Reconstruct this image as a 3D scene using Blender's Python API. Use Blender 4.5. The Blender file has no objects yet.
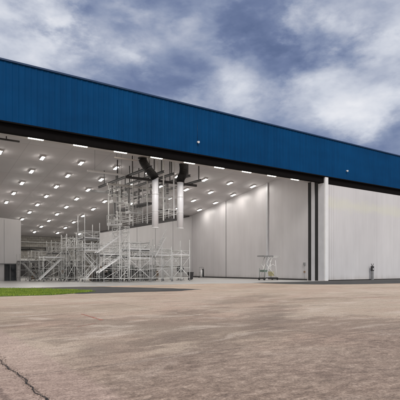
import bpy, bmesh, math, random
from mathutils import Vector, Matrix
random.seed(7)
S = bpy.context.scene
COL = S.collection
R = math.radians

# ---------------------------------------------------------------- materials
def newmat(name):
    m = bpy.data.materials.new(name); m.use_nodes = True
    nt = m.node_tree
    return m, nt, nt.nodes['Principled BSDF']
def N(nt, t, **kw):
    n = nt.nodes.new(t)
    for k, v in kw.items():
        if k in n.inputs.keys(): n.inputs[k].default_value = v
        else: setattr(n, k, v)
    return n
def L(nt, a, b): nt.links.new(a, b)
def ramp(nt, fac, stops, interp='LINEAR'):
    r = nt.nodes.new('ShaderNodeValToRGB'); r.color_ramp.interpolation = interp
    el = r.color_ramp.elements
    while len(el) < len(stops): el.new(0.5)
    for e, (p, c) in zip(el, stops):
        e.position = p; e.color = (*c, 1) if len(c) == 3 else c
    L(nt, fac, r.inputs[0]); return r.outputs[0]
def mixc(nt, fac, a, b, mode='MIX'):
    m = nt.nodes.new('ShaderNodeMix'); m.data_type = 'RGBA'; m.blend_type = mode
    for s, v in ((m.inputs[0], fac), (m.inputs[6], a), (m.inputs[7], b)):
        if isinstance(v, (int, float)): s.default_value = v
        elif isinstance(v, tuple): s.default_value = (*v, 1)
        else: L(nt, v, s)
    return m.outputs[2]
def math_(nt, op, a, b=None, c=None):
    m = nt.nodes.new('ShaderNodeMath'); m.operation = op
    for i, v in enumerate((a, b, c)):
        if v is None: continue
        if isinstance(v, (int, float)): m.inputs[i].default_value = v
        else: L(nt, v, m.inputs[i])
    return m.outputs[0]
def noise(nt, vec, scale, detail=4, rough=.55, dist=0, dim='3D'):
    n = nt.nodes.new('ShaderNodeTexNoise'); n.noise_dimensions = dim
    n.inputs['Scale'].default_value = scale; n.inputs['Detail'].default_value = detail
    n.inputs['Roughness'].default_value = rough; n.inputs['Distortion'].default_value = dist
    L(nt, vec, n.inputs['Vector']); return n.outputs[0]
def wcoord(nt, sc=(1, 1, 1), loc=(0, 0, 0), rot=(0, 0, 0)):
    g = nt.nodes.new('ShaderNodeNewGeometry')
    m = nt.nodes.new('ShaderNodeMapping'); m.inputs['Scale'].default_value = sc
    m.inputs['Location'].default_value = loc; m.inputs['Rotation'].default_value = rot
    L(nt, g.outputs['Position'], m.inputs[0]); return m.outputs[0]
def ocoord(nt, sc=(1, 1, 1)):
    g = nt.nodes.new('ShaderNodeTexCoord')
    m = nt.nodes.new('ShaderNodeMapping'); m.inputs['Scale'].default_value = sc
    L(nt, g.outputs['Object'], m.inputs[0]); return m.outputs[0]
def bump(nt, h, b, strength=.3, dist=.02):
    n = nt.nodes.new('ShaderNodeBump'); n.inputs['Strength'].default_value = strength
    n.inputs['Distance'].default_value = dist; L(nt, h, n.inputs['Height']); L(nt, n.outputs[0], b.inputs['Normal'])

def simple(name, col, rough=.5, metal=0, var=.15, scale=3, bumpy=0):
    m, nt, b = newmat(name)
    v = ocoord(nt)
    f = noise(nt, v, scale, 5, .6)
    lo = tuple(c * (1 - var) for c in col); hi = tuple(min(1, c * (1 + var)) for c in col)
    L(nt, ramp(nt, f, [(.3, lo), (.7, hi)]), b.inputs['Base Color'])
    b.inputs['Roughness'].default_value = rough; b.inputs['Metallic'].default_value = metal
    if bumpy: bump(nt, noise(nt, v, 60, 3), b, bumpy, .01)
    return m
def emis(name, col, s):
    m, nt, b = newmat(name)
    b.inputs['Base Color'].default_value = (.9, .9, .9, 1)
    b.inputs['Emission Color'].default_value = (*col, 1); b.inputs['Emission Strength'].default_value = s
    return m

def m_concrete():
    m, nt, b = newmat('weathered tan concrete')
    w = wcoord(nt)
    big = noise(nt, wcoord(nt, (.07, .11, 1), (3.1, 1.7, 0), (0, 0, .35)), 1, 5, .6, .6)
    mid = noise(nt, wcoord(nt, (.35, .8, 1), (0, 4, 0), (0, 0, .6)), 1, 6, .65, .8)
    fine = noise(nt, wcoord(nt, (1, 1.6, 1), (0, 0, 0), (0, 0, .6)), 3.2, 10, .82, .3)
    grit = noise(nt, w, 26, 8, .86)
    base = ramp(nt, big, [(.30, (.36, .275, .20)), (.5, (.50, .40, .30)), (.7, (.62, .52, .41))])
    pink = ramp(nt, noise(nt, wcoord(nt, (.16, .2, 1), (9, 2, 0)), 1, 4, .6, 1), [(.42, (0, 0, 0)), (.68, (1, 1, 1))])
    base = mixc(nt, math_(nt, 'MULTIPLY', pink, .5), base, (.50, .33, .25))
    # worn, tyre-scrubbed patches lying on the slabs: ellipses in metres, ragged by noise
    g = nt.nodes.new('ShaderNodeNewGeometry')
    rag = noise(nt, wcoord(nt, (.55, 1.5, 1), (0, 0, 0), (0, 0, .60)), 1, 9, .78, .7)
    tot = None
    for (cx, cy, rx, ry, a, rot) in PATCH:
        mp = nt.nodes.new('ShaderNodeMapping'); mp.vector_type = 'TEXTURE'
        mp.inputs['Location'].default_value = (cx, cy, 0); mp.inputs['Scale'].default_value = (rx, ry, 1e6)
        mp.inputs['Rotation'].default_value = (0, 0, rot)
        L(nt, g.outputs['Position'], mp.inputs[0])
        ln = nt.nodes.new('ShaderNodeVectorMath'); ln.operation = 'LENGTH'; L(nt, mp.outputs[0], ln.inputs[0])
        d = math_(nt, 'ADD', ln.outputs['Value'], math_(nt, 'MULTIPLY', math_(nt, 'SUBTRACT', rag, .5), 5.4))
        f = nt.nodes.new('ShaderNodeMapRange'); f.interpolation_type = 'SMOOTHSTEP'
        f.inputs[1].default_value = 1.35; f.inputs[2].default_value = .35; f.inputs[3].default_value = 0; f.inputs[4].default_value = a
        L(nt, d, f.inputs[0])
        tot = f.outputs[0] if tot is None else math_(nt, 'MAXIMUM', tot, f.outputs[0])
    base = mixc(nt, tot, base, mixc(nt, mid, (.115, .08, .058), (.31, .235, .175)))
    # pale scuffs
    sc = ramp(nt, mid, [(.53, (0, 0, 0)), (.66, (1, 1, 1))])
    base = mixc(nt, math_(nt, 'MULTIPLY', sc, .6), base, (.66, .56, .46))
    ds = ramp(nt, mid, [(.30, (1, 1, 1)), (.44, (0, 0, 0))])
    base = mixc(nt, math_(nt, 'MULTIPLY', ds, .5), base, (.20, .15, .12))
    # reddish slab end nearest
    sepv = nt.nodes.new('ShaderNodeSeparateXYZ'); L(nt, g.outputs['Position'], sepv.inputs[0])
    rd = nt.nodes.new('ShaderNodeMapRange'); rd.interpolation_type = 'SMOOTHSTEP'
    rd.inputs[1].default_value = -30.0; rd.inputs[2].default_value = -35; rd.inputs[3].default_value = 0; rd.inputs[4].default_value = .75
    L(nt, math_(nt, 'ADD', math_(nt, 'SUBTRACT', sepv.outputs[1], math_(nt, 'MULTIPLY', sepv.outputs[0], -.10)), math_(nt, 'MULTIPLY', rag, 3)), rd.inputs[0])
    base = mixc(nt, rd.outputs[0], base, ramp(nt, fine, [(.32, (.085, .052, .038)), (.5, (.25, .175, .132)), (.68, (.50, .385, .305))]))
    # paler pinkish make-up strip beside the joint at u = -6
    ux = math_(nt, 'ADD', sepv.outputs[0], math_(nt, 'MULTIPLY', math_(nt, 'SUBTRACT', fine, .5), .35))
    st = nt.nodes.new('ShaderNodeMapRange'); st.interpolation_type = 'SMOOTHSTEP'; st.inputs[1].default_value = -5.05; st.inputs[2].default_value = -5.3; st.inputs[3].default_value = 0; st.inputs[4].default_value = .55
    L(nt, ux, st.inputs[0]); base = mixc(nt, st.outputs[0], base, mixc(nt, fine, (.30, .20, .16), (.66, .50, .42)))
    jn = math_(nt, 'MULTIPLY', ramp(nt, math_(nt, 'ABSOLUTE', math_(nt, 'ADD', ux, 6.45)), [(.02, (1, 1, 1)), (.07, (0, 0, 0))]), .6)
    base = mixc(nt, jn, base, (.12, .08, .065))
    # sealed slab joints every 7.5 m
    for oi, rt in ((0, 0), (1, 1)):
        md = math_(nt, 'PINGPONG', math_(nt, 'ADD', sepv.outputs[oi], 6.02 if oi == 0 else 34.4 - 8), 3.75)
        jl = ramp(nt, md, [(.008, (1, 1, 1)), (.022, (0, 0, 0))]); base = mixc(nt, math_(nt, 'MULTIPLY', jl, .7), base, (.13, .10, .08))
    base = mixc(nt, .75, base, ramp(nt, fine, [(.25, (.45, .42, .40)), (.5, (.77, .76, .75)), (.72, (1, 1, 1))]), 'MULTIPLY')
    base = mixc(nt, .9, base, ramp(nt, grit, [(.37, (.20, .175, .165)), (.50, (.76, .74, .73)), (.62, (1, 1, 1))]), 'MULTIPLY')
    vo = nt.nodes.new('ShaderNodeTexVoronoi'); vo.inputs['Scale'].default_value = 26; L(nt, w, vo.inputs['Vector'])
    base = mixc(nt, .5, base, ramp(nt, vo.outputs['Color'], [(.0, (.62, .6, .6)), (.5, (.9, .9, .9)), (1, (1.0, 1.0, 1.0))]), 'MULTIPLY')
    hs = nt.nodes.new('ShaderNodeHueSaturation'); hs.inputs['Value'].default_value = 1.70; hs.inputs['Saturation'].default_value = .98
    L(nt, base, hs.inputs['Color'])
    L(nt, hs.outputs[0], b.inputs['Base Color'])
    b.inputs['Roughness'].default_value = .85
    h = math_(nt, 'ADD', grit, math_(nt, 'MULTIPLY', vo.outputs['Distance'], .5))
    bump(nt, h, b, .35, .004)
    return m
PATCH = [(1.5, -31.5, 9.5, 3.2, .62, -.60), (-4.0, -32.4, 2.2, .8, .5, 1.0), (-3.0, -34.3, 1.6, .8, .6, .2), (4, -34, 3, 1, .5, -.5), (-2.2, -29.2, 3.2, .8, .5, .5), (1.5, -27.0, 3.2, 1.1, .6, .5), (-.6, -31.0, 4.0, .7, .75, .55), (1.2, -31.5, 2.2, .8, .8, .6),
         (2.6, -30.0, 2.4, .9, .75, .4), (5.5, -27.5, 3.4, 1.0, .6, .6), (-1.8, -33.2, 1.6, .5, .7, .6), (8, -22, 5, 1.3, .35, .5)]

def m_floor():
    m, nt, b = newmat('pale hangar concrete')
    f = noise(nt, wcoord(nt, (.15, .3, 1)), 1, 6, .6, .5); g = noise(nt, wcoord(nt), 3, 6, .7)
    c = mixc(nt, .4, ramp(nt, f, [(.3, (.42, .41, .39)), (.7, (.60, .59, .57))]), ramp(nt, g, [(.3, (.6, .6, .6)), (.7, (1, 1, 1))]), 'MULTIPLY')
    L(nt, c, b.inputs['Base Color']); b.inputs['Roughness'].default_value = .3
    bump(nt, g, b, .15, .01); return m
def m_asphalt():
    m, nt, b = newmat('dark asphalt')
    w = wcoord(nt); f = noise(nt, w, .4, 6, .65); g = noise(nt, w, 40, 3, .7)
    c = mixc(nt, .5, ramp(nt, f, [(.3, (.04, .038, .036)), (.7, (.085, .08, .075))]), ramp(nt, g, [(.3, (.6, .6, .6)), (.7, (1, 1, 1))]), 'MULTIPLY')
    L(nt, c, b.inputs['Base Color']); b.inputs['Roughness'].default_value = .85; bump(nt, g, b, .4, .01); return m
def m_grass(name, lo, hi):
    m, nt, b = newmat(name)
    f = noise(nt, wcoord(nt), .9, 6, .65, .4)
    L(nt, ramp(nt, f, [(.32, lo), (.60, hi), (.74, (hi[0] * 1.25, hi[1] * .95, hi[2] * 2.2))]), b.inputs['Base Color']); b.inputs['Roughness'].default_value = .7
    return m
def m_blue():
    m, nt, b = newmat('blue ribbed steel')
    f = noise(nt, wcoord(nt, (.12, 1, .3)), 1, 4, .6); g = noise(nt, wcoord(nt, (1.2, 1, .12)), 1, 5, .65)
    c = ramp(nt, f, [(.3, (.0012, .043, .130)), (.7, (.0016, .058, .172))])
    c = mixc(nt, .75, c, ramp(nt, g, [(.3, (.70, .72, .74)), (.65, (1, 1, 1))]), 'MULTIPLY')
    L(nt, c, b.inputs['Base Color']); b.inputs['Roughness'].default_value = .6; b.inputs['Specular IOR Level'].default_value = .06
    return m
def m_white_panel(name, c1, c2, band=False, rough=.45):
    m, nt, b = newmat(name)
    f = noise(nt, wcoord(nt, (.15, .15, .1)), 1, 4, .55, .3); g = noise(nt, wcoord(nt, (1.3, 1.3, .12)), 1, 6, .65)
    c = ramp(nt, f, [(.3, c1), (.7, c2)])
    c = mixc(nt, .35, c, ramp(nt, g, [(.3, (.78, .77, .76)), (.65, (1, 1, 1))]), 'MULTIPLY')
    if band:   # yellowish band across the leaves, ragged by noise
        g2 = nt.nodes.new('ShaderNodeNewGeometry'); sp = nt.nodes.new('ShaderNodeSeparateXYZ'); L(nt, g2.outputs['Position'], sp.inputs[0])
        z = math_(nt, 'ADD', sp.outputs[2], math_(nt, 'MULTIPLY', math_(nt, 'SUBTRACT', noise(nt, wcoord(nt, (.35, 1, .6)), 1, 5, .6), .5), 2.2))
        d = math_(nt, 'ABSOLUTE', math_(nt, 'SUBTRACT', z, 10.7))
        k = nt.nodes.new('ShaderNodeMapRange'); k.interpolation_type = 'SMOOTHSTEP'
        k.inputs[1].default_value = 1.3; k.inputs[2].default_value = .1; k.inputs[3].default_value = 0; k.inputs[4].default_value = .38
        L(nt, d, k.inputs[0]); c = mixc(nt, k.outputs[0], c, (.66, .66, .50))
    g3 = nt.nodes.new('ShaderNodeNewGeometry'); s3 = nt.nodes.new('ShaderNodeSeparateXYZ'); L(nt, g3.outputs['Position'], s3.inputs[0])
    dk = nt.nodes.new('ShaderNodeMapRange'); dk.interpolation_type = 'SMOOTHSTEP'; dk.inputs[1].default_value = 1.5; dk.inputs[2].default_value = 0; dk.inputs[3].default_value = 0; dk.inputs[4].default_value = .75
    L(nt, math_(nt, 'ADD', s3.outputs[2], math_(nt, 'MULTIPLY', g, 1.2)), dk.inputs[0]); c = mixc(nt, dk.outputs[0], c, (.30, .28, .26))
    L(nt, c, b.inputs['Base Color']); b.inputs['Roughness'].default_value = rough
    return m
def m_ceiling():
    m, nt, b = newmat('grey brown ceiling lining')
    f = noise(nt, wcoord(nt, (.1, .1, .1)), 1, 5, .6)
    br = nt.nodes.new('ShaderNodeTexBrick'); br.offset = 0
    br.inputs['Scale'].default_value = 1; br.inputs['Brick Width'].default_value = 4.66; br.inputs['Row Height'].default_value = 5
    br.inputs['Mortar Size'].default_value = .03
    br.inputs['Color1'].default_value = (1, 1, 1, 1); br.inputs['Color2'].default_value = (.96, .93, .93, 1); br.inputs['Mortar'].default_value = (.7, .7, .7, 1)
    L(nt, wcoord(nt, (1, 1, 1), (-.1, 0, 0)), br.inputs[0])
    c = mixc(nt, .7, ramp(nt, f, [(.3, (.52, .502, .505)), (.7, (.60, .58, .582))]), br.outputs[0], 'MULTIPLY')
    L(nt, c, b.inputs['Base Color']); b.inputs['Roughness'].default_value = .8; b.inputs['Specular IOR Level'].default_value = .2
    return m
def m_block():
    m, nt, b = newmat('grey blockwork')
    br = nt.nodes.new('ShaderNodeTexBrick')
    br.inputs['Scale'].default_value = 1; br.inputs['Brick Width'].default_value = .9; br.inputs['Row Height'].default_value = .45
    br.inputs['Mortar Size'].default_value = .04
    br.inputs['Color1'].default_value = (.40, .38, .345, 1); br.inputs['Color2'].default_value = (.27, .25, .225, 1); br.inputs['Mortar'].default_value = (.2, .19, .18, 1)
    g = nt.nodes.new('ShaderNodeNewGeometry'); sp = nt.nodes.new('ShaderNodeSeparateXYZ'); cb = nt.nodes.new('ShaderNodeCombineXYZ')
    L(nt, g.outputs['Position'], sp.inputs[0]); L(nt, sp.outputs[0], cb.inputs[0]); L(nt, sp.outputs[2], cb.inputs[1]); L(nt, cb.outputs[0], br.inputs[0])
    f = noise(nt, wcoord(nt), .5, 6, .65)
    c = mixc(nt, .6, br.outputs[0], ramp(nt, f, [(.3, (.55, .55, .52)), (.7, (1, 1, 1))]), 'MULTIPLY')
    L(nt, c, b.inputs['Base Color']); b.inputs['Roughness'].default_value = .8
    return m

M = dict(
    conc=m_concrete(), floor=m_floor(), asph=m_asphalt(),
    turf=m_grass('turf soil', (.03, .05, .008), (.07, .12, .015)), blade=m_grass('grass blades', (.07, .15, .008), (.24, .31, .03)),
    blue=m_blue(), cap=simple('dark blue trim', (.004, .03, .09), .4),
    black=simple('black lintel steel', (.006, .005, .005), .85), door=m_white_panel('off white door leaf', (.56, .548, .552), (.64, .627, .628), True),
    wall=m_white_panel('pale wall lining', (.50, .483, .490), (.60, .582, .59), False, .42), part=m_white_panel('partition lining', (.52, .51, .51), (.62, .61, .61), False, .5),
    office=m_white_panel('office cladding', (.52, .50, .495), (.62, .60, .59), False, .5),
    ceil=m_ceiling(), block=m_block(), pil=simple('light grey pillar steel', (.55, .55, .57), .4, 0, .06, 1), soff=simple('grey soffit', (.50, .47, .46), .5, 0, .1, .5),
    galv=simple('galvanised tube', (.68, .68, .66), .45, .1, .2, 2), alu=simple('scuffed aluminium', (.78, .78, .77), .42, .1, .15, 2),
    deck=simple('grey deck board', (.36, .34, .31), .7, 0, .25, 2), dark=simple('dark steel', (.045, .042, .042), .5, .2, .3, 2),
    rubber=simple('black rubber', (.018, .018, .018), .8), white=simple('white paint', (.74, .74, .74), .35, 0, .05, 1),
    galv_dim=simple('dimmed deep tube', (.36, .355, .34), .6, .1, .25, 2),
    duct=simple('white duct skin', (.86, .86, .88), .3, 0, .04, 1), hose=simple('black ribbed hose', (.02, .019, .02), .65, 0, .4, 6),
    grey=simple('mid grey paint', (.22, .22, .22), .5), roof=simple('roof sheet', (.3, .3, .31), .6), green=simple('dull green paint', (.12, .16, .135), .5),
    yel=simple('faded yellow paint', (.42, .38, .22), .5), red=simple('faded red paint', (.30, .06, .045), .6, 0, .4, 5), brown=simple('timber', (.2, .13, .08), .7),
    chips=simple('concrete chips', (.24, .18, .145), .9, 0, .4, 30), seal=simple('crack dirt filler', (.028, .022, .02), .95, 0, .5, 20), redm=simple('worn red line paint', (.50, .21, .15), .85, 0, .4, 14),
    lamp=emis('lit lamp diffuser', (1, .955, .90), 76), strip=emis('lit strip diffuser', (1, .93, .78), 9), glass=simple('dark glazing', (.02, .025, .03), .12),
)

M['black'].node_tree.nodes['Principled BSDF'].inputs['Specular IOR Level'].default_value = .08
# ---------------------------------------------------------------- mesh helper
class MB:
    def __init__(s): s.v = []; s.f = []; s.sm = []
    def box(s, x0, x1, y0, y1, z0, z1):
        b = len(s.v)
        s.v += [(x, y, z) for z in (z0, z1) for y in (y0, y1) for x in (x0, x1)]
        for q in ((0, 2, 3, 1), (4, 5, 7, 6), (0, 1, 5, 4), (2, 6, 7, 3), (0, 4, 6, 2), (1, 3, 7, 5)):
            s.f.append([b + i for i in q]); s.sm.append(False)
        return s
    def tube(s, p, q, r, n=8, r2=None):
        p = Vector(p); q = Vector(q); d = (q - p).normalized()
        a = d.orthogonal().normalized(); c = d.cross(a); b = len(s.v); r2 = r if r2 is None else r2
        for e, rr in ((p, r), (q, r2)):
            for i in range(n):
                t = 2 * math.pi * i / n; s.v.append(tuple(e + (a * math.cos(t) + c * math.sin(t)) * rr))
        for i in range(n):
            j = (i + 1) % n; s.f.append([b + i, b + j, b + n + j, b + n + i]); s.sm.append(True)
        s.f.append([b + i for i in reversed(range(n))]); s.sm.append(False)
        s.f.append([b + n + i for i in range(n)]); s.sm.append(False)
        return s
    def path(s, pts, rads, n=16):
        pts = [Vector(p) for p in pts]; b = len(s.v); up = Vector((0, 1, 0))
        for k, p in enumerate(pts):
            d = (pts[min(k + 1, len(pts) - 1)] - pts[max(k - 1, 0)]).normalized()
            a = up.cross(d).normalized(); c = d.cross(a)
            for i in range(n):
                t = 2 * math.pi * i / n; s.v.append(tuple(p + (a * math.cos(t) + c * math.sin(t)) * rads[k]))
        for k in range(len(pts) - 1):
            for i in range(n):
                j = (i + 1) % n; s.f.append([b + k * n + i, b + k * n + j, b + (k + 1) * n + j, b + (k + 1) * n + i]); s.sm.append(False)
        s.f.append([b + i for i in reversed(range(n))]); s.sm.append(False)
        s.f.append([b + (len(pts) - 1) * n + i for i in range(n)]); s.sm.append(False)
        return s
    def prism(s, poly, z0, z1):
        b = len(s.v); n = len(poly)
        s.v += [(x, y, z0) for x, y in poly] + [(x, y, z1) for x, y in poly]
        s.f.append([b + i for i in reversed(range(n))]); s.sm.append(False)
        s.f.append([b + n + i for i in range(n)]); s.sm.append(False)
        for i in range(n):
            j = (i + 1) % n; s.f.append([b + i, b + j, b + n + j, b + n + i]); s.sm.append(False)
        return s
    def hexa(s, bot, top):
        b = len(s.v); s.v += list(bot) + list(top); n = len(bot)
        s.f.append([b + i for i in reversed(range(n))]); s.f.append([b + n + i for i in range(n)]); s.sm += [False] * 2
        for i in range(n):
            j = (i + 1) % n; s.f.append([b + i, b + j, b + n + j, b + n + i]); s.sm.append(False)
        return s
    def build(s, name, mat, parent=None, bevel=0):
        off = Vector((0, 0, 0)); p = parent
        while p is not None: off += p.location; p = p.parent
        me = bpy.data.meshes.new(name)
        me.from_pydata([tuple(Vector(v) - off) for v in s.v], [], s.f)
        me.polygons.foreach_set('use_smooth', s.sm); me.materials.append(mat if not isinstance(mat, str) else M[mat])
        me.update()
        bm = bmesh.new(); bm.from_mesh(me); bmesh.ops.recalc_face_normals(bm, faces=bm.faces)
        bm.to_mesh(me); bm.free()
        o = bpy.data.objects.new(name, me); COL.objects.link(o); o.parent = parent
        if bevel:
            md = o.modifiers.new('b', 'BEVEL'); md.width = bevel; md.segments = 2; md.limit_method = 'ANGLE'
        return o
def tag(o, label=None, cat=None, group=None, kind=None):
    for k, v in (('label', label), ('category', cat), ('group', group), ('kind', kind)):
        if v: o[k] = v
    return o
def thing(name, loc, label, cat, group=None):
    o = bpy.data.objects.new(name, None); COL.objects.link(o); o.location = loc; o.empty_display_size = .2
    return tag(o, label, cat, group)
def mtx(o): return o
ORD = ['zeroth', 'first', 'second', 'third', 'fourth', 'fifth', 'sixth', 'seventh', 'eighth', 'ninth', 'tenth', 'eleventh']

CZ = lambda v: 16.7 - .14 * v      # underside of the sloping ceiling

# ---------------------------------------------------------------- ground
def sheet(name, poly, z, mat, kind='structure'):
    b = MB(); b.v = [(x, y, z) for x, y in poly]; b.f = [list(range(len(poly)))]; b.sm = [False]
    o = b.build(name, mat)
    if o.data.polygons[0].normal.z < 0: o.data.flip_normals()
    return tag(o, kind=kind)
sheet('ground', [(-1800, -1800), (1800, -1800), (1800, 1800), (-1800, 1800)], 0, 'conc')
def wob(poly, amp, step=1.2):
    out = []
    for i, a in enumerate(poly):
        b = poly[(i + 1) % len(poly)]; a = Vector(a); b = Vector(b); n = max(1, int((b - a).length / step))
        n = min(n, 40)
        for k in range(n):
            p = a.lerp(b, k / n); out.append((p.x + random.uniform(-amp, amp), p.y + random.uniform(-amp, amp)))
    return out
sheet('hangar_floor', [(-25.7, -.05), (22.5, -.05), (25, -1.6), (32, -3.0), (41.2, -2.2), (41.2, 57.9), (-25.7, 57.9)], .004, 'floor')
GR = [(-24, -.4), (0, -.45), (3.1, -3.9), (4.4, -6.3), (5.0, -9.2), (2.6, -11.4), (.7, -12.3), (-2.2, -12), (-10, -11.3), (-24, -11.5)]
sheet('asphalt_strip', wob([(.6, -.5), (6, -.4), (8.5, -1.2), (11, -5.6), (13.3, -10.8), (10.4, -12.4), (6.7, -12.0), (3.0, -11.9), (2.6, -11.4), (5.0, -9.2), (4.4, -6.3), (3.1, -3.9)], .16, .7), .008, 'asph')
sheet('asphalt_path', wob([(27.5, -.6), (41.8, -.08), (74, -.08), (74, -12.2), (57, -12.2), (40.6, -11.6), (33, -10.4), (30.2, -9.2), (28.2, -6.5)], .12), .010, 'asph')
def inside(p, poly):
    c = False; x, y = p
    for i in range(len(poly)):
        x1, y1 = poly[i]; x2, y2 = poly[i - 1]
        if (y1 > y) != (y2 > y) and x < (x2 - x1) * (y - y1) / (y2 - y1) + x1: c = not c
    return c
b = MB()
gw = wob(GR, .15)
b.prism(gw, -.02, .03)
turf = b.build('turf_base', 'turf'); tag(turf, kind='structure')
b = MB(); cnt = 0
while cnt < 42000:
    x = random.uniform(-12, 5.4); y = random.uniform(-12.4, -.3)
    if not inside((x, y), gw) and not (random.random() < .35 and inside((x + random.uniform(-.35, .35), y + random.uniform(-.35, .35)), gw)): continue
    edge = max(0, (x - 1.0) / 4)
    if random.random() < edge * .55: cnt += 1; continue
    cnt += 1
    a = random.uniform(0, 6.28); h = random.uniform(.04, .11) * (1.9 if random.random() < .03 else 1); w = .012 + .012 * random.random()
    dx, dy = math.cos(a) * w, math.sin(a) * w; lx, ly = random.uniform(-.04, .04), random.uniform(-.04, .04)
    k = len(b.v); b.v += [(x - dx, y - dy, .028), (x + dx, y + dy, .028), (x + lx, y + ly, .03 + h)]
    b.f.append([k, k + 1, k + 2]); b.sm.append(False)
me = bpy.data.meshes.new('grass'); me.from_pydata(b.v, [], b.f); me.materials.append(M['blade'])
o = bpy.data.objects.new('grass', me); COL.objects.link(o); tag(o, 'short bright green grass strip in front of the hangar opening', 'grass', kind='stuff')

# slab joint opened into a ragged crack filled with dark dirt at the lower left, and a worn red line
b = MB(); pl = []; pr = []
n = 240
for i in range(n + 1):
    v = -38.5 + i * (7.2 / n)
    w = .36 * (.012 + .028 * abs(math.sin(v * 2.7) * math.sin(v * 5.3 + 1)) + random.uniform(0, .02)) * (1 if v < -33.3 else max(.2, 1 - (v + 33.3) * .55))
    c = -6.02 + .03 * math.sin(v * 3.1) + .015 * math.sin(v * 11) + random.uniform(-.011, .011)
    pl.append((c - w, v)); pr.append((c + w, v))
for i in range(n):
    k = len(b.v); b.v += [(*pl[i], .005), (*pr[i], .005), (*pr[i + 1], .005), (*pl[i + 1], .005)]; b.f.append([k, k + 1, k + 2, k + 3]); b.sm.append(False)
tag(b.build('ground_crack', 'seal'), kind='structure')
b = MB(); rg = random.Random(3)
for i in range(1500):       # broken chips lying along the joint and thinly over the near slab
    if i < 650: v = rg.uniform(-36.2, -31.5); u = -6.02 + .03 * math.sin(v * 3.1) + rg.gauss(0, .055)
    else: u = rg.uniform(-7.5, 0); v = rg.uniform(-36, -29)
    q = rg.uniform(.003, .009) if i > 650 else rg.uniform(.003, .013); a = rg.uniform(0, 6.28); k = len(b.v)
    for e in range(4): b.v.append((u + q * rg.uniform(.6, 1.2) * math.cos(a + e * 1.57), v + q * rg.uniform(.6, 1.2) * math.sin(a + e * 1.57), .003))
    b.v.append((u + rg.uniform(-.3, .3) * q, v + rg.uniform(-.3, .3) * q, .003 + q * .8))
    for e in range(4): b.f.append([k + e, k + (e + 1) % 4, k + 4]); b.sm.append(False)
tag(b.build('concrete_chips', 'chips'), 'tiny broken concrete chips strewn along the cracked joint in the foreground', 'rubble', kind='stuff')
b = MB()
for (x0, y0, x1, y1, w) in ((-1.80, -24.9, -1.88, -26.3, .05), (-1.88, -26.3, -1.95, -27.3, .075), (-3.2, -28.5, -2.3, -27.9, .035)):
    for j in range(9):
        if random.random() < .2: continue
        a0, a1 = j / 9, (j + .85) / 9; ww = w * random.uniform(.5, 1)
        xa, ya = x0 + (x1 - x0) * a0, y0 + (y1 - y0) * a0; xb, yb = x0 + (x1 - x0) * a1, y0 + (y1 - y0) * a1
        k = len(b.v); b.v += [(xa - ww, ya, .005), (xa + ww, ya, .005), (xb + ww, yb, .005), (xb - ww, yb, .005)]; b.f.append([k, k + 1, k + 2, k + 3]); b.sm.append(False)
tag(b.build('ground_marking', 'redm'), kind='structure')

# ---------------------------------------------------------------- hangar
H = thing('hangar', (0, 0, 0), 'huge aircraft hangar with blue ribbed fascia above a wide open doorway', 'building')
U0, U1 = -26, 76
b = MB()   # ribbed fascia, real trapezoid ribs
pitch = .52; u = U0; prof = []
while u < U1:
    prof += [(u, 0), (u + .30, 0), (u + .36, -.03), (u + .46, -.03)]; u += pitch
prof.append((U1, 0))
zb, zt = 14.32, 19.45
for (x, y) in prof: b.v += [(x, y, zb), (x, y, zt)]
for i in range(len(prof) - 1):
    b.f.append([2 * i, 2 * i + 2, 2 * i + 3, 2 * i + 1]); b.sm.append(False)
b.build('fascia', 'blue', H)
MB().box(U0, U1, .02, .5, 14.34, 19.4).build('parapet', 'cap', H)
MB().box(U0 - .05, U1 + .05, -.14, .6, 19.45, 19.6).build('fascia_cap', 'cap', H)
MB().box(U0, U1, -.10, .02, 14.20, 14.32).build('drip_flashing', 'black', H)
MB().box(U0, U1, .22, .75, 13.43, 14.25).build('lintel', 'black', H, .03)
MB().box(U0, 41.2, .75, 3.0, 13.86, 14.0).build('track_soffit', 'soff', H)
MB().box(U0, 41.2, 2.95, 3.1, 13.9, CZ(3) + .02).build('soffit_back', 'soff', H)
for vv in (1.0, 1.55): MB().box(U0, 41.2, vv, vv + .08, 13.78, 13.858).build('door_track', 'dark', H)
# ceiling / roof (sloping down inward)
b = MB(); b.hexa([(U0, .5, CZ(.5)), (U1, .5, CZ(.5)), (U1, 58.3, CZ(58.3)), (U0, 58.3, CZ(58.3))],
                 [(U0, .5, CZ(.5) + .3), (U1, .5, CZ(.5) + .3), (U1, 58.3, CZ(58.3) + .3), (U0, 58.3, CZ(58.3) + .3)])
b.build('ceiling', 'ceil', H)
b = MB(); b.hexa([(U0, .5, CZ(.5) + .32), (U1, .5, CZ(.5) + .32), (U1, 58.4, CZ(58.4) + .32), (U0, 58.4, CZ(58.4) + .32)],
                 [(U0, .5, CZ(.5) + .45), (U1, .5, CZ(.5) + .45), (U1, 58.4, CZ(58.4) + .45), (U0, 58.4, CZ(58.4) + .45)])
b.build('roof', 'roof', H)
def vwall(x0, x1, v0, v1, name, mat, zlo=0):
    b = MB(); b.hexa([(x0, v0, zlo), (x1, v0, zlo), (x1, v1, zlo), (x0, v1, zlo)],
                     [(x0, v0, CZ(v0) - .003), (x1, v0, CZ(v0) - .003), (x1, v1, CZ(v1) - .003), (x0, v1, CZ(v1) - .003)])
    return b.build(name, mat, H)
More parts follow.
